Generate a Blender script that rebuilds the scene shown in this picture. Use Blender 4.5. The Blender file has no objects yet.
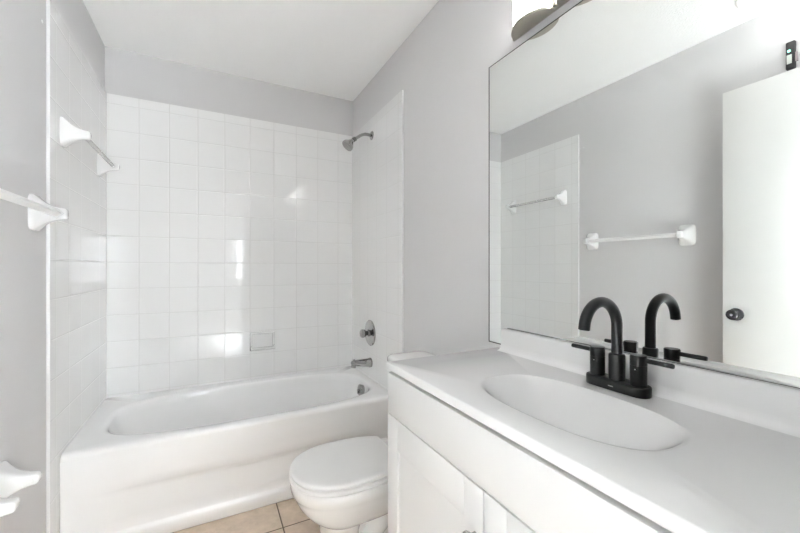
import bpy, bmesh, math, random
from math import sin, cos, pi, radians
from mathutils import Vector, Matrix

S = bpy.context.scene
COL = S.collection

# ------------------------------------------------------------------ camera
F, YAW, HY = 363.0, radians(27.46), 267.7
cam_d = bpy.data.cameras.new('camera')
cam = bpy.data.objects.new('camera', cam_d); COL.objects.link(cam)
cam.location = (0.5432, -2.6677, 1.2006)
cam.rotation_euler = (radians(90), 0, -YAW)
cam_d.sensor_width = 36.0
cam_d.lens = F / 800 * 36.0
cam_d.shift_y = (HY - 266.5) / 800
cam_d.clip_start = 0.02
S.camera = cam

# ------------------------------------------------------------------ light
W = bpy.data.worlds.new('daylight'); S.world = W
W.use_nodes = True
W.node_tree.nodes['Background'].inputs[0].default_value = (0.90, 0.95, 1.0, 1)
W.node_tree.nodes['Background'].inputs[1].default_value = 12.5
LAMP_EMIT = 1.6        # ceiling light glass
VANITY_EMIT = 6.0       # vanity light glass, glow added to fill the room
FILL_POWER = 2800.0        # unseen fill lamp added in the bedroom (W)

S.view_settings.view_transform = 'Standard'
S.view_settings.look = 'None'
S.view_settings.gamma = 1.0
S.view_settings.use_curve_mapping = False
S.view_settings.exposure = 0.95
S.cycles.use_denoising = True
S.cycles.max_bounces = 20
S.cycles.diffuse_bounces = 14
S.cycles.glossy_bounces = 8
S.cycles.transmission_bounces = 8
S.cycles.caustics_reflective = False
S.cycles.caustics_refractive = False
S.cycles.sample_clamp_indirect = 10.0

# added fill lamp hung in the unseen bedroom, aimed at its floor; the bathroom gets what comes back through the doorway
ld = bpy.data.lights.new('bedroom_fill', 'AREA')
ld.shape = 'RECTANGLE'; ld.size = 1.1; ld.size_y = 0.8
ld.energy = FILL_POWER; ld.color = (0.90, 0.955, 1.0); ld.spread = radians(56)
lo = bpy.data.objects.new('bedroom_fill', ld); COL.objects.link(lo)
lo.location = (2.15, -4.25, 2.3); lo.rotation_euler = (radians(6), 0, 0)

# ------------------------------------------------------------------ room numbers
XW = 1.522          # painted right wall
XL = -0.010         # painted left wall
YB = 0.010          # painted back wall
ZC = 2.496
YF = -2.625         # wall with the doorway
TW = 1.512          # face of the tiles on the right wall
ZT = 2.219          # top of the tiles
P = 0.1553          # tile pitch
ZR = 1.5427         # a horizontal joint

# ------------------------------------------------------------------ materials
def new_mat(name):
    m = bpy.data.materials.new(name); m.use_nodes = True
    return m, m.node_tree.nodes, m.node_tree.links, m.node_tree.nodes['Principled BSDF']

def plain(name, col, rough=0.5, metal=0.0, spec=0.5, coat=0.0, noise=0.0, nscale=40.0, bump=0.0, bscale=200.0, trans=0.0, ior=1.45):
    m, N, L, b = new_mat(name)
    b.inputs['Base Color'].default_value = (*col, 1)
    b.inputs['Roughness'].default_value = rough
    b.inputs['Metallic'].default_value = metal
    b.inputs['Specular IOR Level'].default_value = spec
    b.inputs['Coat Weight'].default_value = coat
    b.inputs['Coat Roughness'].default_value = 0.05
    b.inputs['Transmission Weight'].default_value = trans
    b.inputs['IOR'].default_value = ior
    tc = N.new('ShaderNodeTexCoord')
    if noise > 0:
        n = N.new('ShaderNodeTexNoise'); n.inputs['Scale'].default_value = nscale; n.inputs['Detail'].default_value = 4
        L.new(tc.outputs['Object'], n.inputs['Vector'])
        r = N.new('ShaderNodeMapRange'); r.inputs['To Min'].default_value = 1 - noise; r.inputs['To Max'].default_value = 1 + noise
        L.new(n.outputs['Fac'], r.inputs['Value'])
        v = N.new('ShaderNodeVectorMath'); v.operation = 'SCALE'; v.inputs[0].default_value = col
        L.new(r.outputs['Result'], v.inputs['Scale']); L.new(v.outputs['Vector'], b.inputs['Base Color'])
    if bump > 0:
        n = N.new('ShaderNodeTexNoise'); n.inputs['Scale'].default_value = bscale; n.inputs['Detail'].default_value = 3
        L.new(tc.outputs['Object'], n.inputs['Vector'])
        bp = N.new('ShaderNodeBump'); bp.inputs['Strength'].default_value = bump; bp.inputs['Distance'].default_value = 0.002
        L.new(n.outputs['Fac'], bp.inputs['Height']); L.new(bp.outputs['Normal'], b.inputs['Normal'])
    return m

def tiled(name, ax_u, ax_v, pu, pv, u0, v0, tile, grout, gw, rough, tilt=0.004, mottle=0.0, wave=0.0, grout_depth=0.6):
    """square tiles with joints, laid out in world metres along two axes"""
    m, N, L, b = new_mat(name)
    b.inputs['Specular IOR Level'].default_value = 0.45
    geo = N.new('ShaderNodeNewGeometry'); sep = N.new('ShaderNodeSeparateXYZ'); L.new(geo.outputs['Position'], sep.inputs[0])
    def math_(op, a, bb=None):
        n = N.new('ShaderNodeMath'); n.operation = op
        for i, x in enumerate((a, bb)):
            if x is None: continue
            if isinstance(x, (int, float)): n.inputs[i].default_value = x
            else: L.new(x, n.inputs[i])
        return n.outputs[0]
    def axis(ax, p, o):
        u = math_('DIVIDE', math_('SUBTRACT', sep.outputs[ax], o), p)
        fl = math_('FLOOR', u); fr = math_('SUBTRACT', u, fl)
        d = math_('MULTIPLY', math_('MINIMUM', fr, math_('SUBTRACT', 1.0, fr)), p)
        return fl, d
    fu, du = axis(ax_u, pu, u0); fv, dv = axis(ax_v, pv, v0)
    d = math_('MINIMUM', du, dv)
    def ramp(lo_, hi_):
        r = N.new('ShaderNodeMapRange'); r.interpolation_type = 'SMOOTHSTEP'
        r.inputs['From Min'].default_value = lo_; r.inputs['From Max'].default_value = hi_
        L.new(d, r.inputs['Value']); return r.outputs['Result']
    mask = ramp(gw * 0.5 - 0.0005, gw * 0.5 + 0.0007)
    hgt = ramp(gw * 0.3, gw * 0.5 + 0.003)
    cmb = N.new('ShaderNodeCombineXYZ'); L.new(fu, cmb.inputs[0]); L.new(fv, cmb.inputs[1])
    wn = N.new('ShaderNodeTexWhiteNoise'); wn.noise_dimensions = '2D'; L.new(cmb.outputs[0], wn.inputs['Vector'])
    # colour
    mix = N.new('ShaderNodeMix'); mix.data_type = 'RGBA'
    L.new(mask, mix.inputs['Factor']); mix.inputs['A'].default_value = (*grout, 1); mix.inputs['B'].default_value = (*tile, 1)
    if mottle > 0:
        n1 = N.new('ShaderNodeTexNoise'); n1.inputs['Scale'].default_value = 14; n1.inputs['Detail'].default_value = 8; n1.inputs['Roughness'].default_value = 0.65
        L.new(geo.outputs['Position'], n1.inputs['Vector'])
        cr = N.new('ShaderNodeValToRGB')
        cr.color_ramp.elements[0].position = 0.3; cr.color_ramp.elements[0].color = (tile[0]*(1-mottle), tile[1]*(1-mottle*1.1), tile[2]*(1-mottle*1.25), 1)
        cr.color_ramp.elements[1].position = 0.7; cr.color_ramp.elements[1].color = (tile[0]*(1+mottle), tile[1]*(1+mottle), tile[2]*(1+mottle*1.05), 1)
        L.new(n1.outputs['Fac'], cr.inputs[0]); L.new(cr.outputs[0], mix.inputs['B'])
    L.new(mix.outputs['Result'], b.inputs['Base Color'])
    rr = N.new('ShaderNodeMapRange'); rr.inputs['To Min'].default_value = 0.7; rr.inputs['To Max'].default_value = rough
    L.new(mask, rr.inputs['Value']); L.new(rr.outputs['Result'], b.inputs['Roughness'])
    # relief of the joints, slight waviness of the glaze, each tile laid a hair out of true
    bp = N.new('ShaderNodeBump'); bp.inputs['Strength'].default_value = grout_depth; bp.inputs['Distance'].default_value = 0.0015
    L.new(hgt, bp.inputs['Height'])
    last = bp.outputs['Normal']
    if wave > 0:
        n2 = N.new('ShaderNodeTexNoise'); n2.inputs['Scale'].default_value = 9.0; n2.inputs['Detail'].default_value = 1
        L.new(geo.outputs['Position'], n2.inputs['Vector'])
        b2 = N.new('ShaderNodeBump'); b2.inputs['Strength'].default_value = wave; b2.inputs['Distance'].default_value = 0.002
        L.new(n2.outputs['Fac'], b2.inputs['Height']); L.new(last, b2.inputs['Normal']); last = b2.outputs['Normal']
    off = N.new('ShaderNodeVectorMath'); off.operation = 'SUBTRACT'; off.inputs[1].default_value = (0.5, 0.5, 0.5)
    L.new(wn.outputs['Color'], off.inputs[0])
    sc = N.new('ShaderNodeVectorMath'); sc.operation = 'SCALE'; sc.inputs['Scale'].default_value = tilt; L.new(off.outputs[0], sc.inputs[0])
    ad = N.new('ShaderNodeVectorMath'); ad.operation = 'ADD'; L.new(last, ad.inputs[0]); L.new(sc.outputs[0], ad.inputs[1])
    nm = N.new('ShaderNodeVectorMath'); nm.operation = 'NORMALIZE'; L.new(ad.outputs[0], nm.inputs[0])
    L.new(nm.outputs[0], b.inputs['Normal'])
    return m

def glow(name, col, strength):
    m, N, L, b = new_mat(name)
    b.inputs['Base Color'].default_value = (0.8, 0.8, 0.8, 1); b.inputs['Roughness'].default_value = 0.25
    b.inputs['Emission Color'].default_value = (*col, 1); b.inputs['Emission Strength'].default_value = strength
    return m

PAINT = (0.632, 0.626, 0.630)
M = {
    'paint': plain('grey_wall_paint', PAINT, 0.72, spec=0.2, bump=0.25, bscale=160),
    'ceiling': plain('textured_ceiling_paint', (0.92, 0.92, 0.915), 0.9, spec=0.1, bump=1.0, bscale=130),
    'white_paint': plain('white_satin_paint', (0.80, 0.80, 0.798), 0.35, noise=0.01),
    'door_paint': plain('white_door_paint', (0.73, 0.73, 0.715), 0.42, bump=0.08, bscale=60),
    'cabinet': plain('white_cabinet_lacquer', (0.69, 0.69, 0.69), 0.33, noise=0.008, nscale=8),
    'gap': plain('dark_gap', (0.10, 0.10, 0.10), 0.8, noise=0.1),
    'tile_back': tiled('white_wall_tile_back', 0, 2, P, P, 0.0, ZR, (0.82, 0.82, 0.818), (0.66, 0.655, 0.645), 0.0021, 0.08, 0.010, wave=0.22),
    'tile_side': tiled('white_wall_tile_side', 1, 2, P, P, 0.0, ZR, (0.82, 0.82, 0.818), (0.66, 0.655, 0.645), 0.0021, 0.08, 0.010, wave=0.22),
    'floor': tiled('beige_floor_tile', 0, 1, 0.447, 0.447, 0.837, -0.931, (0.56, 0.46, 0.365), (0.13, 0.10, 0.08), 0.0055, 0.45, 0.004, mottle=0.16, wave=0.1),
    'grout_edge': plain('white_tile_edge', (0.80, 0.80, 0.80), 0.3, noise=0.01),
    'tub': plain('white_tub_enamel', (0.86, 0.86, 0.858), 0.14, coat=0.4, noise=0.006, nscale=5),
    'porcelain': plain('white_porcelain', (0.79, 0.785, 0.775), 0.12, coat=0.4, noise=0.006, nscale=6),
    'seat': plain('white_seat_plastic', (0.74, 0.735, 0.725), 0.28, noise=0.006, nscale=6),
    'ceramic': plain('white_glazed_ceramic', (0.76, 0.76, 0.757), 0.15, coat=0.3, noise=0.006),
    'bar': plain('white_bar_plastic', (0.80, 0.80, 0.798), 0.3, noise=0.006),
    'acrylic': plain('clear_acrylic', (0.96, 0.96, 0.955), 0.18, trans=0.85, ior=1.15),
    'marble': plain('white_cultured_marble', (0.75, 0.749, 0.746), 0.16, coat=0.3, noise=0.01, nscale=3),
    'chrome': plain('brushed_chrome', (0.43, 0.425, 0.415), 0.14, metal=1.0, noise=0.03),
    'nickel': plain('satin_nickel', (0.50, 0.47, 0.41), 0.32, metal=1.0, noise=0.05),
    'black': plain('matte_black_metal', (0.010, 0.0105, 0.011), 0.30, spec=0.35, noise=0.1),
    'black_shiny': plain('black_knob_metal', (0.016, 0.016, 0.017), 0.2, spec=0.6, noise=0.1),
    'black_plastic': plain('black_plastic', (0.03, 0.03, 0.032), 0.4, noise=0.05),
    'grey_plastic': plain('grey_plastic', (0.36, 0.31, 0.32), 0.4, noise=0.05),
    'label': plain('pale_label', (0.6, 0.62, 0.58), 0.5, noise=0.03),
    'mark': plain('silver_mark', (0.55, 0.55, 0.55), 0.35, metal=0.6, noise=0.02),
    'mirror': plain('silvered_glass', (0.88, 0.90, 0.885), 0.0, metal=1.0),
    'mirror_edge': plain('desilvered_edge', (0.05, 0.05, 0.05), 0.3, noise=0.1),
    'bedroom_floor': plain('pale_carpet', (0.80, 0.795, 0.785), 0.9, noise=0.04, nscale=60),  # unseen floor, kept pale to bounce the fill lamp through the doorway
    'bedroom_paint': plain('taupe_bedroom_paint', (0.33, 0.325, 0.32), 0.6, bump=0.1),  # unseen walls, darkened to send less light into the bathroom
    'light_absorber': plain('dark_light_absorber', (0.16, 0.15, 0.145), 0.6, noise=0.2, nscale=6),  # invented dark surface that soaks up light
    'lamp_glass': glow('lit_lamp_glass', (1.0, 0.975, 0.94), LAMP_EMIT),
    'shade_glass': glow('vanity_fill_glass', (1.0, 0.985, 0.97), VANITY_EMIT),
    'led': glow('green_led', (0.1, 0.9, 0.6), 1.6),
}
gn = M['mirror'].node_tree.nodes['Principled BSDF']
gn.inputs['Specular IOR Level'].default_value = 0.5

# ------------------------------------------------------------------ mesh helpers
def obj(name, bm, mat, parent=None, base=None, sharp=38, mats=None):
    """link a bmesh built in world coordinates as one object; 'base' is the origin of the thing"""
    bmesh.ops.remove_doubles(bm, verts=bm.verts, dist=1e-6)
    bmesh.ops.recalc_face_normals(bm, faces=bm.faces)
    b = Vector(base) if base is not None else Vector((0, 0, 0))
    if parent is not None and base is None:
        b = Vector(parent.get('_b', (0, 0, 0)))
    bmesh.ops.translate(bm, verts=bm.verts, vec=-b)
    me = bpy.data.meshes.new(name); bm.to_mesh(me); bm.free()
    me.shade_smooth()
    me.set_sharp_from_angle(angle=radians(sharp))
    for m in (mats or [mat]): me.materials.append(m)
    o = bpy.data.objects.new(name, me); COL.objects.link(o)
    if parent is not None: o.parent = parent
    else: o.location = b
    o['_b'] = tuple(b)
    return o

def thing(name, label, cat, loc, group=None):
    o = bpy.data.objects.new(name, None); COL.objects.link(o)
    o.location = loc; o['_b'] = tuple(loc); o.empty_display_size = 0.05
    o['label'] = label; o['category'] = cat
    if group: o['group'] = group
    return o

def tag(o, label, cat, group=None):
    o['label'] = label; o['category'] = cat
    if group: o['group'] = group
    return o

def struct(name, bm, mat, parent=None, **k):
    o = obj(name, bm, mat, parent, **k)
    o['kind'] = 'structure'
    return o

def add_box(bm, x0, x1, y0, y1, z0, z1, bev=0.0, seg=2):
    t = bmesh.new()
    bmesh.ops.create_cube(t, size=1.0)
    bmesh.ops.scale(t, vec=(abs(x1-x0), abs(y1-y0), abs(z1-z0)), verts=t.verts)
    bmesh.ops.translate(t, vec=((x0+x1)/2, (y0+y1)/2, (z0+z1)/2), verts=t.verts)
    if bev > 0:
        bmesh.ops.bevel(t, geom=list(t.edges), offset=bev, segments=seg, affect='EDGES', profile=0.5)
    merge(bm, t)
    return bm

def merge(bm, t):
    me = bpy.data.meshes.new('tmp'); t.to_mesh(me); t.free()
    bm.from_mesh(me); bpy.data.meshes.remove(me)

def box(*a, **k):
    return add_box(bmesh.new(), *a, **k)

def loft(bm, rings, cap0=True, cap1=True, closed=True):
    vs = [[bm.verts.new(p) for p in r] for r in rings]
    n = len(rings[0])
    for a, b in zip(vs, vs[1:]):
        for i in range(n if closed else n - 1):
            j = (i + 1) % n
            bm.faces.new((a[i], a[j], b[j], b[i]))
    if cap0: bm.faces.new(list(reversed(vs[0])))
    if cap1: bm.faces.new(vs[-1])
    return bm

def frame_of(d):
    d = Vector(d).normalized()
    up = Vector((0, 0, 1)) if abs(d.z) < 0.95 else Vector((0, 1, 0))
    u = d.cross(up).normalized(); v = d.cross(u).normalized()
    return u, v

def lathe(bm, origin, axis, prof, n=40, caps=True):
    """prof: (distance along axis, radius)"""
    o = Vector(origin); d = Vector(axis).normalized(); u, v = frame_of(d)
    rings = []
    for h, r in prof:
        rings.append([o + d*h + (u*cos(2*pi*i/n) + v*sin(2*pi*i/n))*max(r, 1e-4) for i in range(n)])
    return loft(bm, rings, caps, caps)

def tube(bm, pts, r, n=20, caps=True):
    pts = [Vector(p) for p in pts]
    rs = r if isinstance(r, (list, tuple)) else [r]*len(pts)
    rings = []; u = v = None
    for i, p in enumerate(pts):
        d = (pts[min(i+1, len(pts)-1)] - pts[max(i-1, 0)]).normalized()
        if u is None: u, v = frame_of(d)
        else:
            u = (u - d*u.dot(d)).normalized(); v = d.cross(u).normalized()
        rings.append([p + (u*cos(2*pi*k/n) + v*sin(2*pi*k/n))*rs[i] for k in range(n)])
    return loft(bm, rings, caps, caps)

def se_ring(cx, cy, ax, ay, e, z, n=128):
    """superellipse, radially sampled so that rings correspond"""
    out = []
    for i in range(n):
        t = 2*pi*i/n
        c, s = cos(t), sin(t)
        k = (abs(c)**e + abs(s)**e) ** (-1/e)
        out.append((cx + ax*c*k, cy + ay*s*k, z))
    return out

def egg(xf, xb, cy, hw, z, xc=None, n=64, e=2.2, eb=2.6):
    """outline of a toilet section: round front (small x), blunter back"""
    xc = xc if xc is not None else xf + (xb - xf)*0.52
    out = []
    for i in range(n):
        t = 2*pi*i/n; c, s = cos(t), sin(t)
        ee = eb if c > 0 else e
        k = (abs(c)**ee + abs(s)**ee) ** (-1/ee)
        a = (xb - xc) if c > 0 else (xc - xf)
        out.append((xc + a*c*k, cy + hw*s*k, z))
    return out

# ------------------------------------------------------------------ the setting
bm = box(-0.13, 1.64, YF - 0.12, 0.13, -0.10, 0.0)
struct('floor', bm, M['floor'])
struct('ceiling', box(-0.13, 1.64, YF - 0.12, 0.13, ZC, ZC + 0.1), M['ceiling'])
wl = struct('wall_left', box(-0.13, XL, YF - 0.12, 0.13, 0, ZC), M['paint'])
wr = struct('wall_right', box(XW, 1.64, YF - 0.12, 0.13, 0, ZC), M['paint'])
wb = struct('wall_back', box(XL, XW, YB, 0.13, 0, ZC), M['paint'])
# wall with the doorway the picture was taken from
DX0, DX1, DZ = 0.105, 0.905, 2.135
bm = bmesh.new()
add_box(bm, XL, DX0, YF - 0.12, YF, 0, ZC)
add_box(bm, DX1, XW, YF - 0.12, YF, 0, ZC)
add_box(bm, DX0, DX1, YF - 0.12, YF, DZ, ZC)
struct('wall_front', bm, M['paint'])
# tile fields on the three walls of the tub alcove, with their bullnose edges
struct('tile_field', box(0, TW, 0.0, YB, 0.30, ZT), M['tile_back'], wb)
struct('tile_field', box(XL, 0.0, -0.832, YB, 0.0, ZT), M['tile_side'], wl)
struct('tile_field', box(TW, XW, -0.826, YB, 0.0, ZT), M['tile_side'], wr)
struct('tile_edge', box(XL, 0.0005, -0.837, -0.832, 0.0, ZT, bev=0.002), M['grout_edge'], wl)
struct('tile_edge', box(TW - 0.0005, XW, -0.831, -0.826, 0.0, ZT, bev=0.002), M['grout_edge'], wr)
# skirting on the painted part of the left wall
bm = box(XL, XL + 0.012, YF, -0.838, 0, 0.085, bev=0.003)
b = struct('baseboard_left', bm, M['white_paint'])
# door casing and bedroom behind
bm = bmesh.new()
add_box(bm, DX0 - 0.06, DX0, YF, YF + 0.015, 0, DZ + 0.06, bev=0.003)
add_box(bm, DX1, DX1 + 0.06, YF, YF + 0.015, 0, DZ + 0.06, bev=0.003)
add_box(bm, DX0, DX1, YF, YF + 0.015, DZ, DZ + 0.06, bev=0.003)
struct('trim_1', bm, M['white_paint'])
HY0, HY1, HX0, HX1 = -5.6, YF - 0.12, -0.25, 2.9
struct('floor_bedroom', box(HX0, HX1, HY0, HY1, -0.10, 0.0), M['bedroom_floor'])
struct('ceiling_bedroom', box(HX0, HX1, HY0, HY1, ZC, ZC + 0.1), M['ceiling'])
bm = bmesh.new()
add_box(bm, HX0 - 0.1, HX0, HY0, HY1, 0, ZC); struct('wall_bedroom_left', bm, M['light_absorber'])  # unseen wall, moved in and darkened to hold light off the cabinet
struct('wall_bedroom_right', box(HX1, HX1 + 0.1, HY0, HY1, 0, ZC), M['bedroom_paint'])
WX0, WX1, WZ0, WZ1 = 0.95, 2.0, 0.90, 1.85
bm = bmesh.new()
add_box(bm, HX0, WX0, HY0 - 0.1, HY0, 0, ZC); add_box(bm, WX1, HX1, HY0 - 0.1, HY0, 0, ZC)
add_box(bm, WX0, WX1, HY0 - 0.1, HY0, 0, WZ0); add_box(bm, WX0, WX1, HY0 - 0.1, HY0, WZ1, ZC)
struct('wall_bedroom_far', bm, M['bedroom_paint'])
bm = bmesh.new()
add_box(bm, HX0, -0.13, HY1, HY1 + 0.1, 0, ZC); add_box(bm, 1.64, HX1, HY1, HY1 + 0.1, 0, ZC)
struct('wall_bedroom_near', bm, M['white_paint'])
bm = bmesh.new()
for x0, x1, z0, z1 in ((WX0, WX0+.05, WZ0, WZ1), (WX1-.05, WX1, WZ0, WZ1), (WX0, WX1, WZ0, WZ0+.05), (WX0, WX1, WZ1-.05, WZ1),
                       ((WX0+WX1)/2-.025, (WX0+WX1)/2+.025, WZ0, WZ1), (WX0, WX1, (WZ0+WZ1)/2-.02, (WZ0+WZ1)/2+.02)):
    add_box(bm, x0, x1, HY0 - 0.07, HY0 - 0.03, z0, z1)
struct('window_1', bm, M['white_paint'])

# door, swung open flat along the left wall
door = struct('door_1', box(0.065, 0.10, -2.53, -1.755, 0.012, 2.118, bev=0.002), M['door_paint'])
def knob_bm(x, y, z, sx):
    b = bmesh.new()
    lathe(b, (x, y, z), (sx, 0, 0), [(0, 0.0), (0, 0.031), (0.004, 0.032), (0.008, 0.029), (0.010, 0.016), (0.020, 0.013), (0.026, 0.016),
                                    (0.032, 0.0235), (0.041, 0.0275), (0.050, 0.026), (0.056, 0.020), (0.0585, 0.011), (0.0575, 0.0)], 40)
    return b
k = obj('door_knob', knob_bm(0.10, -1.812, 0.962, 1), M['black_shiny'], door)
k['label'] = 'round black door knob'
bm = bmesh.new(); lathe(bm, (0.1573, -1.812, 0.962), (1, 0, 0), [(0, 0), (0, 0.006), (0.003, 0.005), (0.003, 0)], 20)
obj('lock_button', bm, M['mark'], k)
k2 = obj('door_knob', knob_bm(0.065, -1.812, 0.962, -1), M['black_shiny'], door)

# ------------------------------------------------------------------ bathtub
def bathtub():
    base = (TW/2, -0.37, 0)
    t = thing('bathtub', 'white built-in alcove bathtub with curved apron against the tiled walls', 'bathtub', base)
    yf = -0.738                 # apron plane
    zr = 0.440
    cx, cy = TW/2, (yf - 0.004)/2
    ax, ay = TW/2 - 0.002, (-yf - 0.004)/2
    bm = bmesh.new()
    n = 160
    def R(ins, out, z, e):      # only the front edge is rolled; the other sides run to the tiles
        y0, y1 = yf - out + ins, -0.0005
        return se_ring(cx, (y0 + y1)/2, TW/2 - 0.0005, (y1 - y0)/2, e, z, n)
    # opening: its centre is not the centre of the tub
    def O(s_, z, e, dx=0.0, kx=1.0, ky=1.0):
        return se_ring(0.776 + dx, -0.384, (0.684)*s_*kx, (0.297)*s_*ky, e, z, n)
    rings = [R(0.020, 0.0, zr - 0.036, 200), R(0.002, 0.0035, zr - 0.034, 200), R(0.0, 0.0035, zr - 0.022, 200), R(0.0015, 0.0035, zr - 0.012, 200), R(0.007, 0.0035, zr - 0.004, 200), R(0.015, 0.0035, zr, 200),
             R(0.030, 0.0, zr + 0.001, 120),
             O(1.03, zr + 0.001, 3.5), O(1.012, zr - 0.001, 3.4), O(0.997, zr - 0.006, 3.3), O(0.988, zr - 0.016, 3.2),
             O(0.978, zr - 0.05, 3.2, 0.004),
             O(0.950, zr - 0.14, 3.1, 0.018, 0.985, 0.985), O(0.915, zr - 0.23, 3.1, 0.035, 0.965, 0.965),
             O(0.875, zr - 0.30, 3.4, 0.052, 0.94, 0.935), O(0.80, zr - 0.345, 3.2, 0.065, 0.92, 0.90), O(0.66, zr - 0.362, 3.0, 0.07, 0.90, 0.86),
             O(0.35, zr - 0.366, 2.6, 0.08), O(0.05, zr - 0.368, 2.2, 0.08)]
    loft(bm, rings, cap0=False, cap1=True)
    obj('tub_basin', bm, M['tub'], t, sharp=60)
    # apron: profile in (y, z), swept along x, with a bulging upper band and a toe ledge
    prof = [(yf + 0.006, zr - 0.026), (yf - 0.0032, zr - 0.026), (yf - 0.0032, zr - 0.05), (yf - 0.003, 0.335), (yf - 0.002, 0.290), (yf + 0.001, 0.262), (yf + 0.008, 0.246), (yf + 0.0135, 0.236),
            (yf + 0.0150, 0.222), (yf + 0.0150, 0.12), (yf + 0.0145, 0.074), (yf + 0.011, 0.066), (yf + 0.004, 0.060), (yf + 0.001, 0.050), (yf + 0.000, 0.006), (yf + 0.004, 0.0)]
    bm = bmesh.new()
    N = 48
    rings = []
    for i in range(N + 1):
        x = 0.002 + (TW - 0.004) * i / N
        # recess fades out towards both ends
        e = min(x, TW - x)
        k_ = min(1.0, max(0.0, (e - 0.06) / 0.20)); k_ = k_*k_*(3 - 2*k_)
        ring = []
        for (y, z) in prof:
            dy = y - yf
            ring.append((x, yf + (dy*k_ if dy > 0 and 0.03 < z < 0.3 else dy), z))
        rings.append(ring + [(x, yf + 0.03, 0.0), (x, yf + 0.03, zr - 0.04)])
    loft(bm, rings, True, True)
    obj('apron', bm, M['tub'], t, sharp=60)
    # overflow plate on the right-hand end of the basin
    c = Vector((1.424, -0.455 + 0.06, 0.385)); ax_ = Vector((-1, 0, 0.12))
    bm = bmesh.new(); lathe(bm, c, ax_, [(-0.02, 0.0), (-0.02, 0.032), (0.002, 0.037), (0.006, 0.035), (0.009, 0.026), (0.010, 0.0)], 36)
    p = obj('overflow_plate', bm, M['chrome'], t); p['label'] = 'round chrome overflow plate'
    bm = bmesh.new(); lathe(bm, c + ax_.normalized()*0.009, ax_, [(0, 0), (0, 0.007), (0.004, 0.006), (0.005, 0.0)], 16)
    add_box(bm, c.x - 0.022, c.x - 0.010, c.y - 0.004, c.y + 0.004, c.z - 0.022, c.z + 0.006, bev=0.002)
    obj('trip_lever', bm, M['chrome'], p)
    bm = bmesh.new(); lathe(bm, (1.20, -0.375, 0.0735), (0, 0, 1), [(0, 0), (0, 0.035), (0.003, 0.034), (0.004, 0.024), (0.0015, 0.02), (0.0015, 0)], 30)
    obj('drain', bm, M['chrome'], t)
bathtub()

# ------------------------------------------------------------------ shower fittings
YS = -0.372
t = thing('tub_spout', 'chrome tub spout low on the tiled right wall above the tub rim', 'tub spout', (TW, YS, 0.55))
bm = bmesh.new()
rings = []
for x, zc, hw, hh in ((0.0, 0.553, 0.030, 0.032), (0.012, 0.553, 0.030, 0.032), (0.016, 0.553, 0.027, 0.029), (0.06, 0.556, 0.025, 0.026), (0.10, 0.560, 0.022, 0.022), (0.128, 0.563, 0.020, 0.018), (0.138, 0.563, 0.017, 0.014), (0.142, 0.563, 0.010, 0.008)):
    rings.append([(TW - x, YS + hw*cos(a), zc + hh*sin(a)) for a in [2*pi*i/28 for i in range(28)]])
loft(bm, rings)
obj('spout_body', bm, M['chrome'], t)
bm = bmesh.new(); lathe(bm, (TW - 0.124, YS, 0.556), (-0.05, 0, -1), [(-0.004, 0), (-0.004, 0.0165), (0.022, 0.0165), (0.024, 0.0145), (0.020, 0.013), (0.012, 0)], 28)
obj('spout_outlet', bm, M['chrome'], t)
bm = bmesh.new(); tube(bm, [(TW - 0.122, YS, 0.575), (TW - 0.122, YS, 0.583)], 0.0035, 10); lathe(bm, (TW - 0.122, YS, 0.580), (0, 0, 1), [(0, 0), (0, 0.007), (0.006, 0.007), (0.008, 0.005), (0.008, 0)], 16)
obj('diverter_knob', bm, M['chrome'], t)

YV, ZV = -0.365, 0.754
t = thing('shower_valve', 'round chrome shower valve with knob on the right tiled wall', 'shower valve', (TW, YV, ZV))
bm = bmesh.new(); lathe(bm, (TW, YV, ZV), (-1, 0, 0), [(0, 0), (0, 0.088), (0.004, 0.088), (0.009, 0.084), (0.012, 0.070), (0.010, 0.055), (0.014, 0.035), (0.016, 0.0)], 48)
obj('escutcheon', bm, M['chrome'], t)
bm = bmesh.new(); lathe(bm, (TW - 0.012, YV, ZV), (-1, 0, 0), [(0, 0), (0, 0.024), (0.012, 0.022), (0.014, 0.015), (0.028, 0.015), (0.030, 0.024), (0.040, 0.029), (0.054, 0.028), (0.060, 0.020), (0.061, 0)], 36)
obj('valve_handle', bm, M['chrome'], t)
bm = bmesh.new(); lathe(bm, (TW - 0.026, YV, ZV), (-1, 0, 0), [(0, 0), (0, 0.0158), (0.012, 0.0158), (0.012, 0)], 24)
obj('handle_collar', bm, M['black'], t)

t = thing('wall_shower', 'chrome shower head on a bent arm high on the right tiled wall', 'shower', (TW, YS, 2.10))
bm = bmesh.new(); lathe(bm, (TW, -0.390, 2.098), (-1, 0, 0), [(0, 0), (0, 0.030), (0.003, 0.030), (0.009, 0.022), (0.012, 0.012), (0.012, 0)], 32)
obj('wall_flange', bm, M['chrome'], t)
ya = -0.390
pts = [(TW - 0.0, ya, 2.098), (TW - 0.03, ya, 2.1005), (TW - 0.05, ya, 2.0995), (TW - 0.068, ya, 2.094), (TW - 0.085, ya, 2.084), (TW - 0.105, ya, 2.069), (TW - 0.128, ya, 2.052)]
bm = bmesh.new(); tube(bm, pts, 0.0105, 20)
obj('shower_arm', bm, M['chrome'], t)
d = Vector((-0.80, 0.0, -0.60)).normalized(); o0 = Vector(pts[-1])
bm = bmesh.new(); lathe(bm, o0 - d*0.010, d, [(0, 0), (0, 0.0145), (0.018, 0.0150), (0.020, 0.012), (0.024, 0.012), (0.026, 0)], 12)
obj('swivel_nut', bm, plain('dark_chrome', (0.25, 0.25, 0.24), 0.25, metal=1.0, noise=0.05), t)
d2 = Vector((-0.66, 0.0, -0.75)).normalized()
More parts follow.
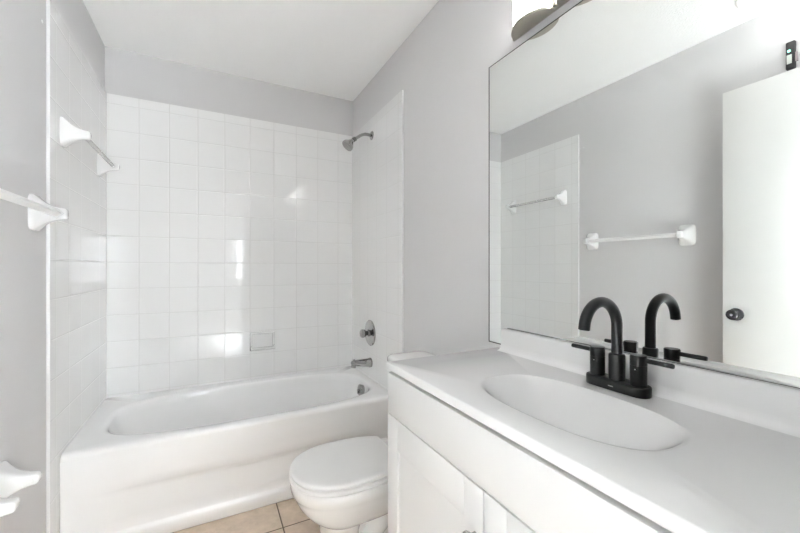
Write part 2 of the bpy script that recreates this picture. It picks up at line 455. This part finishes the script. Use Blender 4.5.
bm = bmesh.new(); lathe(bm, o0 + d*0.012, d2, [(0, 0), (0, 0.013), (0.010, 0.015), (0.022, 0.022), (0.040, 0.036), (0.052, 0.040), (0.058, 0.0405), (0.063, 0.039), (0.063, 0)], 40)
h = obj('head', bm, M['chrome'], t)
bm = bmesh.new(); lathe(bm, o0 + d*0.012 + d2*0.0625, d2, [(0, 0), (0, 0.034), (0.002, 0.032), (0.003, 0.012), (0.005, 0.010), (0.005, 0)], 32)
obj('spray_face', bm, plain('grey_spray_face', (0.32, 0.32, 0.31), 0.35, noise=0.1, nscale=300), h)

# ------------------------------------------------------------------ soap dish
t = thing('soap_dish', 'white ceramic soap dish set into the back wall tiles above the tub', 'soap dish', (0.854, 0, 0.68))
x0, x1, z0, z1 = 0.774, 0.936, 0.632, 0.762
bm = bmesh.new()
add_box(bm, x0, x1, -0.010, 0.002, z0, z1, bev=0.004)
obj('back_plate', bm, M['ceramic'], t)
bm = bmesh.new()
prof = [(0.0, 0.636), (-0.040, 0.640), (-0.058, 0.646), (-0.064, 0.654), (-0.062, 0.662), (-0.056, 0.658), (-0.034, 0.654), (0.0, 0.654)]
loft(bm, [[(x, y, z) for y, z in prof] for x in (x0 + 0.002, x0 + 0.006, x1 - 0.006, x1 - 0.002)])
add_box(bm, x0 + 0.002, x0 + 0.012, -0.056, 0.0, 0.644, 0.668, bev=0.004)
add_box(bm, x1 - 0.012, x1 - 0.002, -0.056, 0.0, 0.644, 0.668, bev=0.004)
obj('tray', bm, M['ceramic'], t)
bm = bmesh.new()
add_box(bm, x0 + 0.004, x0 + 0.016, -0.026, 0.0, 0.645, z1 - 0.004, bev=0.004); add_box(bm, x1 - 0.016, x1 - 0.004, -0.026, 0.0, 0.645, z1 - 0.004, bev=0.004)
add_box(bm, x0 + 0.004, x1 - 0.004, -0.026, 0.0, z1 - 0.016, z1 - 0.004, bev=0.004)
obj('rim_frame', bm, M['ceramic'], t)

# ------------------------------------------------------------------ flared ceramic posts
def rrect(x, y, z, hy, hz, n=24, e=5.0):
    out = []
    for i in range(n*2):
        a = 2*pi*i/(n*2); c, s = cos(a), sin(a)
        k_ = (abs(c)**e + abs(s)**e) ** (-1/e)
        out.append((x, y + hy*c*k_, z + hz*s*k_))
    return out
def post_bm(xw, y, z, hy=0.048, hz=0.064, length=0.090, tip_y=0.017, tip_z=0.019, drop=0.0):
    """ceramic bracket: square foot on the wall, sweeping in to a blunt arm"""
    bm = bmesh.new(); rings = []
    for u, k_ in ((0.0, 1.0), (0.05, 1.0), (0.09, 0.97), (0.16, 0.80), (0.25, 0.60), (0.36, 0.40), (0.48, 0.24), (0.62, 0.11), (0.76, 0.03), (0.88, 0.0), (0.95, -0.035), (0.985, -0.12), (1.0, -0.26)):
        rings.append(rrect(xw + u*length, y, z - drop*u, tip_y + (hy - tip_y)*k_, tip_z + (hz - tip_z)*k_, e=5.0 if u < 0.3 else 4.0))
    return loft(bm, rings)
def diamond_bar(bm, x, y0, y1, z, h):
    r = [(0, h), (h, 0), (0, -h), (-h, 0)]
    b = 0.12
    ring = []
    for i in range(4):
        p, q, s_ = r[i-1], r[i], r[(i+1) % 4]
        ring.append((q[0] + (p[0]-q[0])*b, q[1] + (p[1]-q[1])*b)); ring.append((q[0] + (s_[0]-q[0])*b, q[1] + (s_[1]-q[1])*b))
    return loft(bm, [[(x + a, yy, z + c) for a, c in ring] for yy in (y0, y1)])

t = thing('towel_bar', 'white square towel bar on two flared ceramic posts on the grey left wall', 'towel bar', (XL, -1.245, 1.394))
yA, yB, zt = -0.945, -1.545, 1.394
def socket(name, xc, y, z, side, parent, s_=0.0155):
    """raised diamond collar where the bar enters a post"""
    bm = bmesh.new()
    def dia(h, yy):
        return [(xc, yy, z + h), (xc + h, yy, z), (xc, yy, z - h), (xc - h, yy, z)]
    inn = s_ - 0.0028
    loft(bm, [dia(s_, y), dia(s_, y + side*0.005), dia(inn, y + side*0.005), dia(inn, y), dia(s_, y)], False, False)
    return obj(name, bm, M['ceramic'], parent, sharp=20)
for y, sd in ((yA, -1), (yB, 1)):
    p = obj('post', post_bm(XL, y, zt, hy=0.046, hz=0.063, length=0.092, tip_y=0.018, tip_z=0.021), M['ceramic'], t)
    socket('bar_socket', 0.056, y + sd*0.0165, zt, sd, p, 0.0195)
bm = bmesh.new(); diamond_bar(bm, 0.056, yA - 0.012, yB + 0.012, zt, 0.0145)
obj('bar', bm, M['bar'], t, sharp=20)

t = thing('towel_bar', 'clear acrylic bar on two white ceramic posts on the left tiles over the tub', 'towel bar', (0, -0.44, 1.757))
for y, sd in ((-0.705, 1), (-0.168, -1)):
    p = obj('post', post_bm(0.0, y, 1.757, hy=0.030, hz=0.060, length=0.092, tip_y=0.014, tip_z=0.018), M['ceramic'], t)
    socket('bar_socket', 0.066, y + sd*0.013, 1.757, sd, p, 0.0145)
bm = bmesh.new(); diamond_bar(bm, 0.066, -0.695, -0.178, 1.757, 0.0115)
b = obj('bar', bm, M['acrylic'], t, sharp=20); b['label'] = 'clear acrylic bar'

t = thing('toilet_paper_holder', 'empty white ceramic toilet paper holder low on the grey left wall', 'toilet paper holder', (XL, -1.26, 0.58))
for y, sd in ((-1.190, -1), (-1.335, 1)):
    p = obj('post', post_bm(XL, y, 0.568, hy=0.046, hz=0.058, length=0.094, tip_y=0.018, tip_z=0.016), M['ceramic'], t)
    bm = bmesh.new(); lathe(bm, (0.066, y + sd*0.0165, 0.568), (0, sd, 0), [(0, 0.0), (0, 0.0095), (0.003, 0.009), (0.003, 0.0065), (0.0012, 0.006), (0.0012, 0)], 20)
    obj('roller_socket', bm, M['ceramic'], p)

bm = bmesh.new(); lathe(bm, (XL, -0.872, 2.108), (1, 0, 0), [(0, 0), (0, 0.007), (0.002, 0.0065), (0.0035, 0.004), (0.004, 0)], 18)
tag(obj('wall_plug', bm, M['ceramic'], base=(XL, -0.872, 2.108)), 'tiny white wall plug high on the left wall beside the tile edge', 'wall plug')

# ------------------------------------------------------------------ toilet
def toilet():
    cy = -1.257
    t = thing('toilet', 'white two-piece toilet with closed lid between the tub and the vanity', 'toilet', (1.16, cy, 0))
    bm = bmesh.new()
    secs = [(0.190, .965, 1.10, .060), (0.196, .945, 1.14, .078), (0.208, .922, 1.20, .096), (0.228, .896, 1.28, .121), (0.255, .867, 1.33, .144), (0.29, .840, 1.36, .162), (0.325, .823, 1.37, .172), (0.341, .818, 1.36, .1745),
            (0.346, .8125, 1.36, .178), (0.376, .811, 1.36, .1795), (0.385, .815, 1.36, .176), (0.388, .825, 1.35, .167)]
    loft(bm, [egg(xf, xb, cy, hw, z, 1.02, eb=3.2) for (z, xf, xb, hw) in secs])
    bowl = obj('bowl', bm, M['porcelain'], t, sharp=50)
    bm = bmesh.new()
    # foot: a round column under the front of the bowl running back into a narrower web
    def foot(z, xf, k_, hw, web):
        pts = []
        for i in range(64):
            a = 2*pi*i/64
            x = xf + 0.075*k_*(1 - cos(a)) if cos(a) > 0 or True else 0
            pts.append((x, cy + hw*sin(a), z))
        return pts
    loft(bm, [foot(z, xf, k_, hw, 0) for z, xf, k_, hw in ((0, .908, 1.25, .108), (.012, .906, 1.27, .110), (.03, .914, 1.18, .102), (.06, .922, 1.08, .094), (.11, .926, 1.02, .088), (.16, .924, 1.04, .088), (.20, .915, 1.2, .095), (.23, .90, 1.6, .105))])
    add_box(bm, 1.02, 1.46, cy - 0.055, cy + 0.055, 0.0, 0.30, bev=0.02, seg=3)
    add_box(bm, 1.00, 1.46, cy - 0.10, cy + 0.10, 0.0, 0.022, bev=0.008, seg=2)
    add_box(bm, 1.26, 1.50, cy - 0.125, cy + 0.125, 0.25, 0.3835, bev=0.03, seg=4)
    obj('pedestal', bm, M['porcelain'], t, sharp=50)
    # trapway bulge on each side of the pedestal
    for sd in (-1, 1):
        bm = bmesh.new()
        pts = [(1.05, cy + sd*0.045, 0.07), (1.10, cy + sd*0.062, 0.12), (1.16, cy + sd*0.070, 0.19), (1.23, cy + sd*0.070, 0.235), (1.30, cy + sd*0.068, 0.21), (1.34, cy + sd*0.065, 0.13), (1.35, cy + sd*0.06, 0.02)]
        tube(bm, pts, [0.030, 0.036, 0.040, 0.041, 0.040, 0.038, 0.036], 16)
        obj('trapway', bm, M['porcelain'], bowl, sharp=60)
        bm = bmesh.new(); lathe(bm, (1.15, cy + sd*0.082, 0.02), (0, 0, 1), [(0, 0), (0, 0.016), (0.014, 0.015), (0.022, 0.009), (0.024, 0)], 18)
        obj('bolt_cap', bm, M['porcelain'], bowl)
    def outline(xf, xb, hw, z, cut):
        pts = egg(xf, xb, cy, hw, z, 1.02, 96, 2.15, 2.3)
        return [(min(x, cut), y, zz) for x, y, zz in pts]
    # seat ring
    bm = bmesh.new()
    out = [outline(.806 + i, 1.30, .177 - i, z, 1.228) for i, z in ((0.004, .389), (0.0, .391), (0.0, .400), (0.004, .4035))]
    inn = [outline(.885 - i, 1.22, .110 + i, z, 1.19) for i, z in ((0.004, .4035), (0.0, .400), (0.0, .391), (0.004, .389))]
    loft(bm, out + inn + [out[0]], False, False)
    obj('seat', bm, M['seat'], t, sharp=45)
    bm = bmesh.new()
    loft(bm, [outline(.809 + i, 1.30, .174 - i, z, 1.228 - i*0.5) for i, z in ((0.006, .4065), (0.001, .4085), (0.0, .4115), (0.0, .4175), (0.003, .4215), (0.010, .4240), (0.030, .4255), (0.060, .4262), (0.12, .4265))])
    obj('lid', bm, M['seat'], t, sharp=50)
    for sd in (-1, 1):
        bm = bmesh.new(); add_box(bm, 1.222, 1.258, cy + sd*0.075 - 0.022, cy + sd*0.075 + 0.022, 0.386, 0.424, bev=0.007, seg=3)
        obj('hinge', bm, M['seat'], t)
    # tank
    bm = bmesh.new()
    loft(bm, [se_ring(x, cy, ax, ay, 7, z, 64) for x, ax, ay, z in ((1.412, .080, .150, .381), (1.412, .088, .160, .392), (1.410, .094, .168, .45), (1.408, .100, .178, .60), (1.406, .104, .184, .735))])
    tank = obj('tank', bm, M['porcelain'], t, sharp=50)
    bm = bmesh.new()
    loft(bm, [se_ring(1.402, cy, .112 - i, .195 - i, 8, z, 64) for i, z in ((0.010, 0.7345), (0.002, 0.7460), (0.0, 0.7510), (0.0, 0.7660), (0.003, 0.7740), (0.009, 0.7790), (0.020, 0.7820), (0.06, 0.7835))])
    obj('tank_lid', bm, M['porcelain'], t, sharp=50)
    bm = bmesh.new()
    lathe(bm, (1.306, cy + 0.125, 0.675), (-1, 0, 0), [(0, 0), (0, 0.014), (0.006, 0.013), (0.010, 0.008), (0.016, 0.008), (0.016, 0)], 18)
    add_box(bm, 1.284, 1.292, cy + 0.055, cy + 0.135, 0.666, 0.683, bev=0.003)
    obj('flush_lever', bm, M['chrome'], tank)
    return t
toilet()

# ------------------------------------------------------------------ vanity
VY0, VY1 = -1.602, -2.612
t = thing('vanity_cabinet', 'white shaker vanity cabinet under the sink counter along the right wall', 'cabinet', (1.30, (VY0+VY1)/2, 0))
bm = bmesh.new()
add_box(bm, 1.073, XW - 0.001, VY0 - 0.020, VY0 - 0.002, 0.0, 0.8725)      # side, side, floor, back, kick board, front rails and stiles
add_box(bm, 1.073, XW - 0.001, VY1, VY1 + 0.018, 0.0, 0.8725)
add_box(bm, 1.073, XW - 0.012, VY1 + 0.018, VY0 - 0.020, 0.09, 0.108)
add_box(bm, XW - 0.010, XW - 0.001, VY1 + 0.018, VY0 - 0.020, 0.0, 0.74)
add_box(bm, 1.13, 1.145, VY1 + 0.018, VY0 - 0.020, 0.0, 0.09)
for z0_, z1_, x_ in ((0.108, 0.15, 1.073), (0.71, 0.755, 1.095), (0.80, 0.835, 1.125)):
    add_box(bm, x_, x_ + 0.018, VY1 + 0.018, VY0 - 0.020, z0_, z1_)
for yy in (-2.070, -2.537):
    add_box(bm, 1.073, 1.091, yy - 0.02, yy + 0.02, 0.15, 0.71)
obj('carcass', bm, M['cabinet'], t)
XF = 1.052
bm = box(XF, 1.0728, VY1 + 0.004, VY0 - 0.001, 0.7330, 0.8615, bev=0.0010)
obj('false_drawer_front', bm, M['cabinet'], t)
def shaker_door(y0, y1, z0=0.100, z1=0.7285, knob_y=None):
    st = 0.066
    bm = bmesh.new()
    add_box(bm, XF, 1.0728, y1, y1 + st, z0, z1, bev=0.0012)
    add_box(bm, XF, 1.0728, y0 - st, y0, z0, z1, bev=0.0012)
    add_box(bm, XF, 1.0728, y1 + st, y0 - st, z1 - st*1.4, z1, bev=0.0008)
    add_box(bm, XF, 1.0728, y1 + st, y0 - st, z0, z0 + st*1.4, bev=0.0008)
    d = obj('cabinet_door', bm, M['cabinet'], t)
    obj('door_panel', box(XF + 0.007, 1.0725, y1 + st - 0.001, y0 - st + 0.001, z0 + st, z1 - st), M['cabinet'], d)
    bm = bmesh.new()
    lathe(bm, (XF, knob_y, 0.621), (-1, 0, 0), [(0, 0), (0, 0.007), (0.004, 0.006), (0.012, 0.006), (0.015, 0.011), (0.020, 0.0145), (0.025, 0.0135), (0.028, 0.008), (0.0285, 0)], 28)
    kb = obj('cabinet_knob', bm, M['chrome'], d); kb['label'] = 'small round chrome knob'
shaker_door(VY0 - 0.001, -2.068, knob_y=-2.044)
shaker_door(-2.072, -2.535, knob_y=-2.096)
obj('filler_panel', box(XF, 1.0728, VY1 + 0.004, -2.539, 0.10, 0.7290, bev=0.0012), M['cabinet'], t)

SX, SY = 1.250, -2.118
t = thing('sink_counter', 'white one-piece counter with moulded oval sink on the vanity cabinet', 'counter', (1.28, (VY0+VY1)/2, 0.873))
CX0, CX1, CY0, CY1 = 1.0455, 1.5135, VY1, VY0 - 0.007
ZK = 0.898
def rect_ring(ins, z, n=160):
    x0, x1, y0, y1 = CX0 + ins, CX1, CY0, CY1 - ins
    out = []
    for i in range(n):
        a = 2*pi*i/n; c, s = cos(a), sin(a)
        ts = []
        if c > 1e-9: ts.append((x1 - SX)/c)
        if c < -1e-9: ts.append((x0 - SX)/c)
        if s > 1e-9: ts.append((y1 - SY)/s)
        if s < -1e-9: ts.append((y0 - SY)/s)
        k_ = min(ts); out.append([SX + c*k_, SY + s*k_, z])
    for px, py in ((x0, y0), (x0, y1), (x1, y0), (x1, y1)):       # snap a vertex to every corner
        a0 = math.atan2(py - SY, px - SX) % (2*pi)
        i = int(round(a0 / (2*pi) * n)) % n
        out[i][0], out[i][1] = px, py
    return [tuple(p) for p in out]
def sink_ring(k_, z, dx=0.0, e=2.35, n=160, kx=1.0):
    out = []
    for i in range(n):
        a = 2*pi*i/n; c, s = cos(a), sin(a)
        ax_, ay_ = 0.124*k_*kx, 0.214*k_
        r = ((abs(c)/ax_)**e + (abs(s)/ay_)**e) ** (-1/e)
        out.append((SX + dx + c*r, SY + s*r, z))
    return out
bm = bmesh.new()
rings = [rect_ring(0.03, 0.8732), rect_ring(0.004, 0.8732), rect_ring(0.0, 0.8755), rect_ring(0.0, ZK - 0.004), rect_ring(0.0012, ZK - 0.0012), rect_ring(0.004, ZK),
         sink_ring(1.06, ZK, e=2.6)]
for i in range(0, 25):
    k_ = 1.03 * (1 - i/24) + 0.06 * (i/24)
    u = min(1.0, k_/1.03)
    z = ZK - 0.118 * (1 - u**2.2)**1.25 - (0.002 * min(1, i/2))
    rings.append(sink_ring(k_, z, 0.040*(1 - u), 2.6 - 0.5*(1 - u)))
loft(bm, rings, False, True)
obj('counter_slab', bm, M['marble'], t, sharp=45)
# upstand with a coved foot
ZB = 0.9755
prof = [(1.5135, ZK - 0.01), (1.470, ZK - 0.001), (1.4735, ZK + 0.0006), (1.480, ZK + 0.0025), (1.4855, ZK + 0.007), (1.4890, ZK + 0.014), (1.4905, ZK + 0.024), (1.4915, ZB - 0.010), (1.4930, ZB - 0.004), (1.4975, ZB - 0.0005), (1.502, ZB), (1.5135, ZB)]
bm = bmesh.new(); loft(bm, [[(x, y, z) for x, z in prof] for y in (VY1, VY0 - 0.055, VY0 - 0.050)])
obj('backsplash', bm, M['marble'], t, sharp=50)
bm = bmesh.new(); lathe(bm, (SX + 0.039, SY, ZK - 0.1195), (0, 0, 1), [(0, 0), (0, 0.022), (0.002, 0.0215), (0.003, 0.016), (0.001, 0.014), (0.0025, 0.012), (0.004, 0.006), (0.004, 0)], 32)
dr = obj('drain', bm, M['chrome'], t); dr['label'] = 'small round chrome drain'

# ------------------------------------------------------------------ faucet
FX, FY, FZ = 1.442, -2.113, ZK
t = thing('faucet', 'matte black two-handle faucet with a high arched spout behind the sink', 'faucet', (FX, FY, FZ))
def stadium(z, ins, n=48, L=0.0785, r=0.026):
    out = []
    for i in range(n):
        a = 2*pi*i/n
        cy = (L - r)*(1 if sin(a) >= 0 else -1)
        out.append((FX + (r - ins)*cos(a), FY + cy + (r - ins)*sin(a), z))
    return out
bm = bmesh.new(); loft(bm, [stadium(FZ + 0.0002, 0.001), stadium(FZ + 0.002, 0.0), stadium(FZ + 0.021, 0.0), stadium(FZ + 0.0235, 0.001), stadium(FZ + 0.0245, 0.003)])
bs = obj('base_plate', bm, M['black'], t)
bm = box(FX - 0.0265, FX - 0.0255, FY - 0.006, FY + 0.006, FZ + 0.010, FZ + 0.0122)
obj('maker_mark', bm, M['mark'], bs)
bm = bmesh.new(); lathe(bm, (FX, FY, FZ + 0.0245), (0, 0, 1), [(-0.002, 0.0185), (0.060, 0.0185), (0.0635, 0.017), (0.0645, 0.013)], 40)
obj('spout_collar', bm, M['black'], t)
R_ = 0.0625; zc_ = 1.055
pts = [(FX, FY, 0.98), (FX, FY, 1.01), (FX, FY, 1.035), (FX, FY, zc_)]
for i in range(1, 27):
    a = pi*i/26*0.97
    pts.append((FX - R_ + R_*cos(a), FY, zc_ + R_*sin(a)*1.0))
last = Vector(pts[-1]); dirn = (last - Vector(pts[-2])).normalized()
pts.append(tuple(last + dirn*0.006))
bm = bmesh.new(); tube(bm, pts, 0.0128, 28)
sp = obj('spout', bm, M['black'], t, sharp=50)
e0 = Vector(pts[-1])
bm = bmesh.new(); lathe(bm, e0 - dirn*0.001, dirn, [(0, 0), (0, 0.0105), (0.0022, 0.0100), (0.0022, 0.0085), (0.0006, 0.008), (0.0006, 0)], 24)
obj('aerator', bm, M['black_shiny'], sp)
for sd in (1, -1):
    y = FY + sd*0.0515
    bm = bmesh.new(); lathe(bm, (FX, y, FZ + 0.0255), (0, 0, 1), [(-0.003, 0), (-0.003, 0.0178), (0.045, 0.0178), (0.0455, 0.0172), (0.0465, 0.0172), (0.047, 0.0178), (0.0685, 0.0178), (0.0705, 0.0165), (0.071, 0)], 40)
    hd = obj('handle', bm, M['black'], t)
    bm = bmesh.new(); tube(bm, [(FX, y + sd*0.012, FZ + 0.0855), (FX, y + sd*0.072, FZ + 0.0855), (FX, y + sd*0.0745, FZ + 0.0855), (FX, y + sd*0.0755, FZ + 0.0855)], [0.0056, 0.0056, 0.0048, 0.002], 20)
    obj('lever', bm, M['black'], hd)
    bm = bmesh.new(); lathe(bm, (FX - 0.0172, y - 0.002, FZ + 0.064), (-1, 0, 0), [(0, 0), (0, 0.0016), (0.0008, 0.0014), (0.0008, 0)], 10)
    obj('set_screw', bm, M['mark'], hd)

# ------------------------------------------------------------------ mirror
MY0, MY1, MZ0, MZ1 = -1.557, -2.615, 0.909, 1.991
XM = 1.5155
t = thing('wall_mirror', 'large frameless wall mirror above the sink counter', 'mirror', (XW, -2.08, MZ0))
bm = box(XM, XW - 0.0002, MY1 + 0.003, MY0 - 0.003, MZ0 + 0.003, MZ1 - 0.003)
obj('glass', bm, M['mirror'], t)
bm = bmesh.new()
add_box(bm, XM - 0.0006, XW - 0.0002, MY0 - 0.0042, MY0, MZ0, MZ1)
add_box(bm, XM - 0.0003, XW - 0.0002, MY1, MY1 + 0.003, MZ0, MZ1)
add_box(bm, XM - 0.0003, XW - 0.0002, MY1 + 0.003, MY0 - 0.003, MZ1 - 0.003, MZ1)
add_box(bm, XM - 0.0003, XW - 0.0002, MY1 + 0.003, MY0 - 0.003, MZ0, MZ0 + 0.004)
e = obj('mirror_edge', bm, M['mirror_edge'], t); e['label'] = 'thin dark mirror edge'
bm = box(XM - 0.0015, XM, MY1, VY0 - 0.058, ZB - 0.001, ZB + 0.0015)
obj('bottom_channel', bm, M['mirror_edge'], t)

# ------------------------------------------------------------------ vanity light above the mirror
t = thing('vanity_light', 'brushed nickel vanity light with bowed white glass shades above the mirror', 'wall light', (XW, -2.07, 2.10))
ZL0, ZL1 = 2.020, 2.165
obj('back_plate', box(XW - 0.012, XW - 0.0005, -2.455, -1.688, ZL0 + 0.002, ZL1, bev=0.002), M['nickel'], t)
def bow(y0, y1, z, dep, xb, n=20, ins=0.0):
    c = (y0 + y1)/2; hw = (y1 - y0)/2
    out = [(xb, y1 - ins, z)]
    for i in range(n + 1):
        u = 1 - 2*i/n
        out.append((xb - ins*0 - 0.010 - (dep - ins)*(1 - u*u)**0.75, c + (hw - ins)*u, z))
    out.append((xb, y0 + ins, z))
    return out
for i in range(4):
    y1 = -1.700 - i*0.190; y0 = y1 - 0.172
    xb = XW - 0.012
    bm = bmesh.new(); loft(bm, [bow(y0, y1, z, 0.050, xb, ins=0.006) for z in (ZL0 + 0.006, ZL1 - 0.006)])
    sh = obj('glass_shade', bm, M['shade_glass'], t, sharp=40)
    bm = bmesh.new(); loft(bm, [bow(y0, y1, z, 0.050, xb) for z in (ZL0, ZL0 + 0.008)])
    obj('bottom_cap', bm, M['nickel'], sh)
    bm = bmesh.new(); loft(bm, [bow(y0, y1, z, 0.050, xb) for z in (ZL1 - 0.008, ZL1)])
    obj('top_cap', bm, M['nickel'], sh)
    if i < 3:
        bm = box(xb - 0.016, xb, y0 - 0.014, y0 - 0.004, ZL0, ZL1 + 0.004, bev=0.0015)
        obj('divider', bm, M['nickel'], t)

# ------------------------------------------------------------------ ceiling light (seen only as a reflection)
LX, LY = 0.175, -1.99
t = thing('ceiling_light', 'round lit glass ceiling light seen in the mirror by the left wall', 'ceiling light', (LX, LY, ZC))
bm = bmesh.new(); lathe(bm, (LX, LY, ZC), (0, 0, -1), [(0, 0), (0, 0.142), (0.012, 0.142), (0.014, 0.138), (0.014, 0)], 48)
obj('lamp_base', bm, M['white_paint'], t)
bm = bmesh.new(); lathe(bm, (LX, LY, ZC - 0.0145), (0, 0, -1), [(0, 0), (0, 0.130), (0.012, 0.134), (0.028, 0.130), (0.042, 0.112), (0.052, 0.080), (0.056, 0.04), (0.057, 0.0)], 48)
obj('lamp_glass', bm, M['lamp_glass'], t)

# ------------------------------------------------------------------ small device over the door
t = thing('wall_sensor', 'small black wall device with a green light above the open door', 'sensor', (XL, -1.985, 2.225))
y0, y1 = -1.998, -1.966
obj('housing', box(XL, XL + 0.022, y0, y1, 2.160, 2.292, bev=0.004), M['black_plastic'], t)
bm = bmesh.new(); lathe(bm, (XL + 0.0215, -1.978, 2.247), (1, 0, 0), [(0, 0), (0, 0.0065), (0.003, 0.005), (0.004, 0)], 18)
o = obj('indicator_light', bm, M['led'], t); o['label'] = 'green indicator light'
o = obj('label_plate', box(XL + 0.0218, XL + 0.0228, y0 + 0.010, y1 - 0.004, 2.185, 2.228), M['label'], t); o['label'] = 'pale label'
o = obj('side_button', box(XL + 0.004, XL + 0.018, y0 - 0.008, y0, 2.19, 2.235, bev=0.002), M['grey_plastic'], t)

for o in bpy.data.objects:
    if '_b' in o: del o['_b']
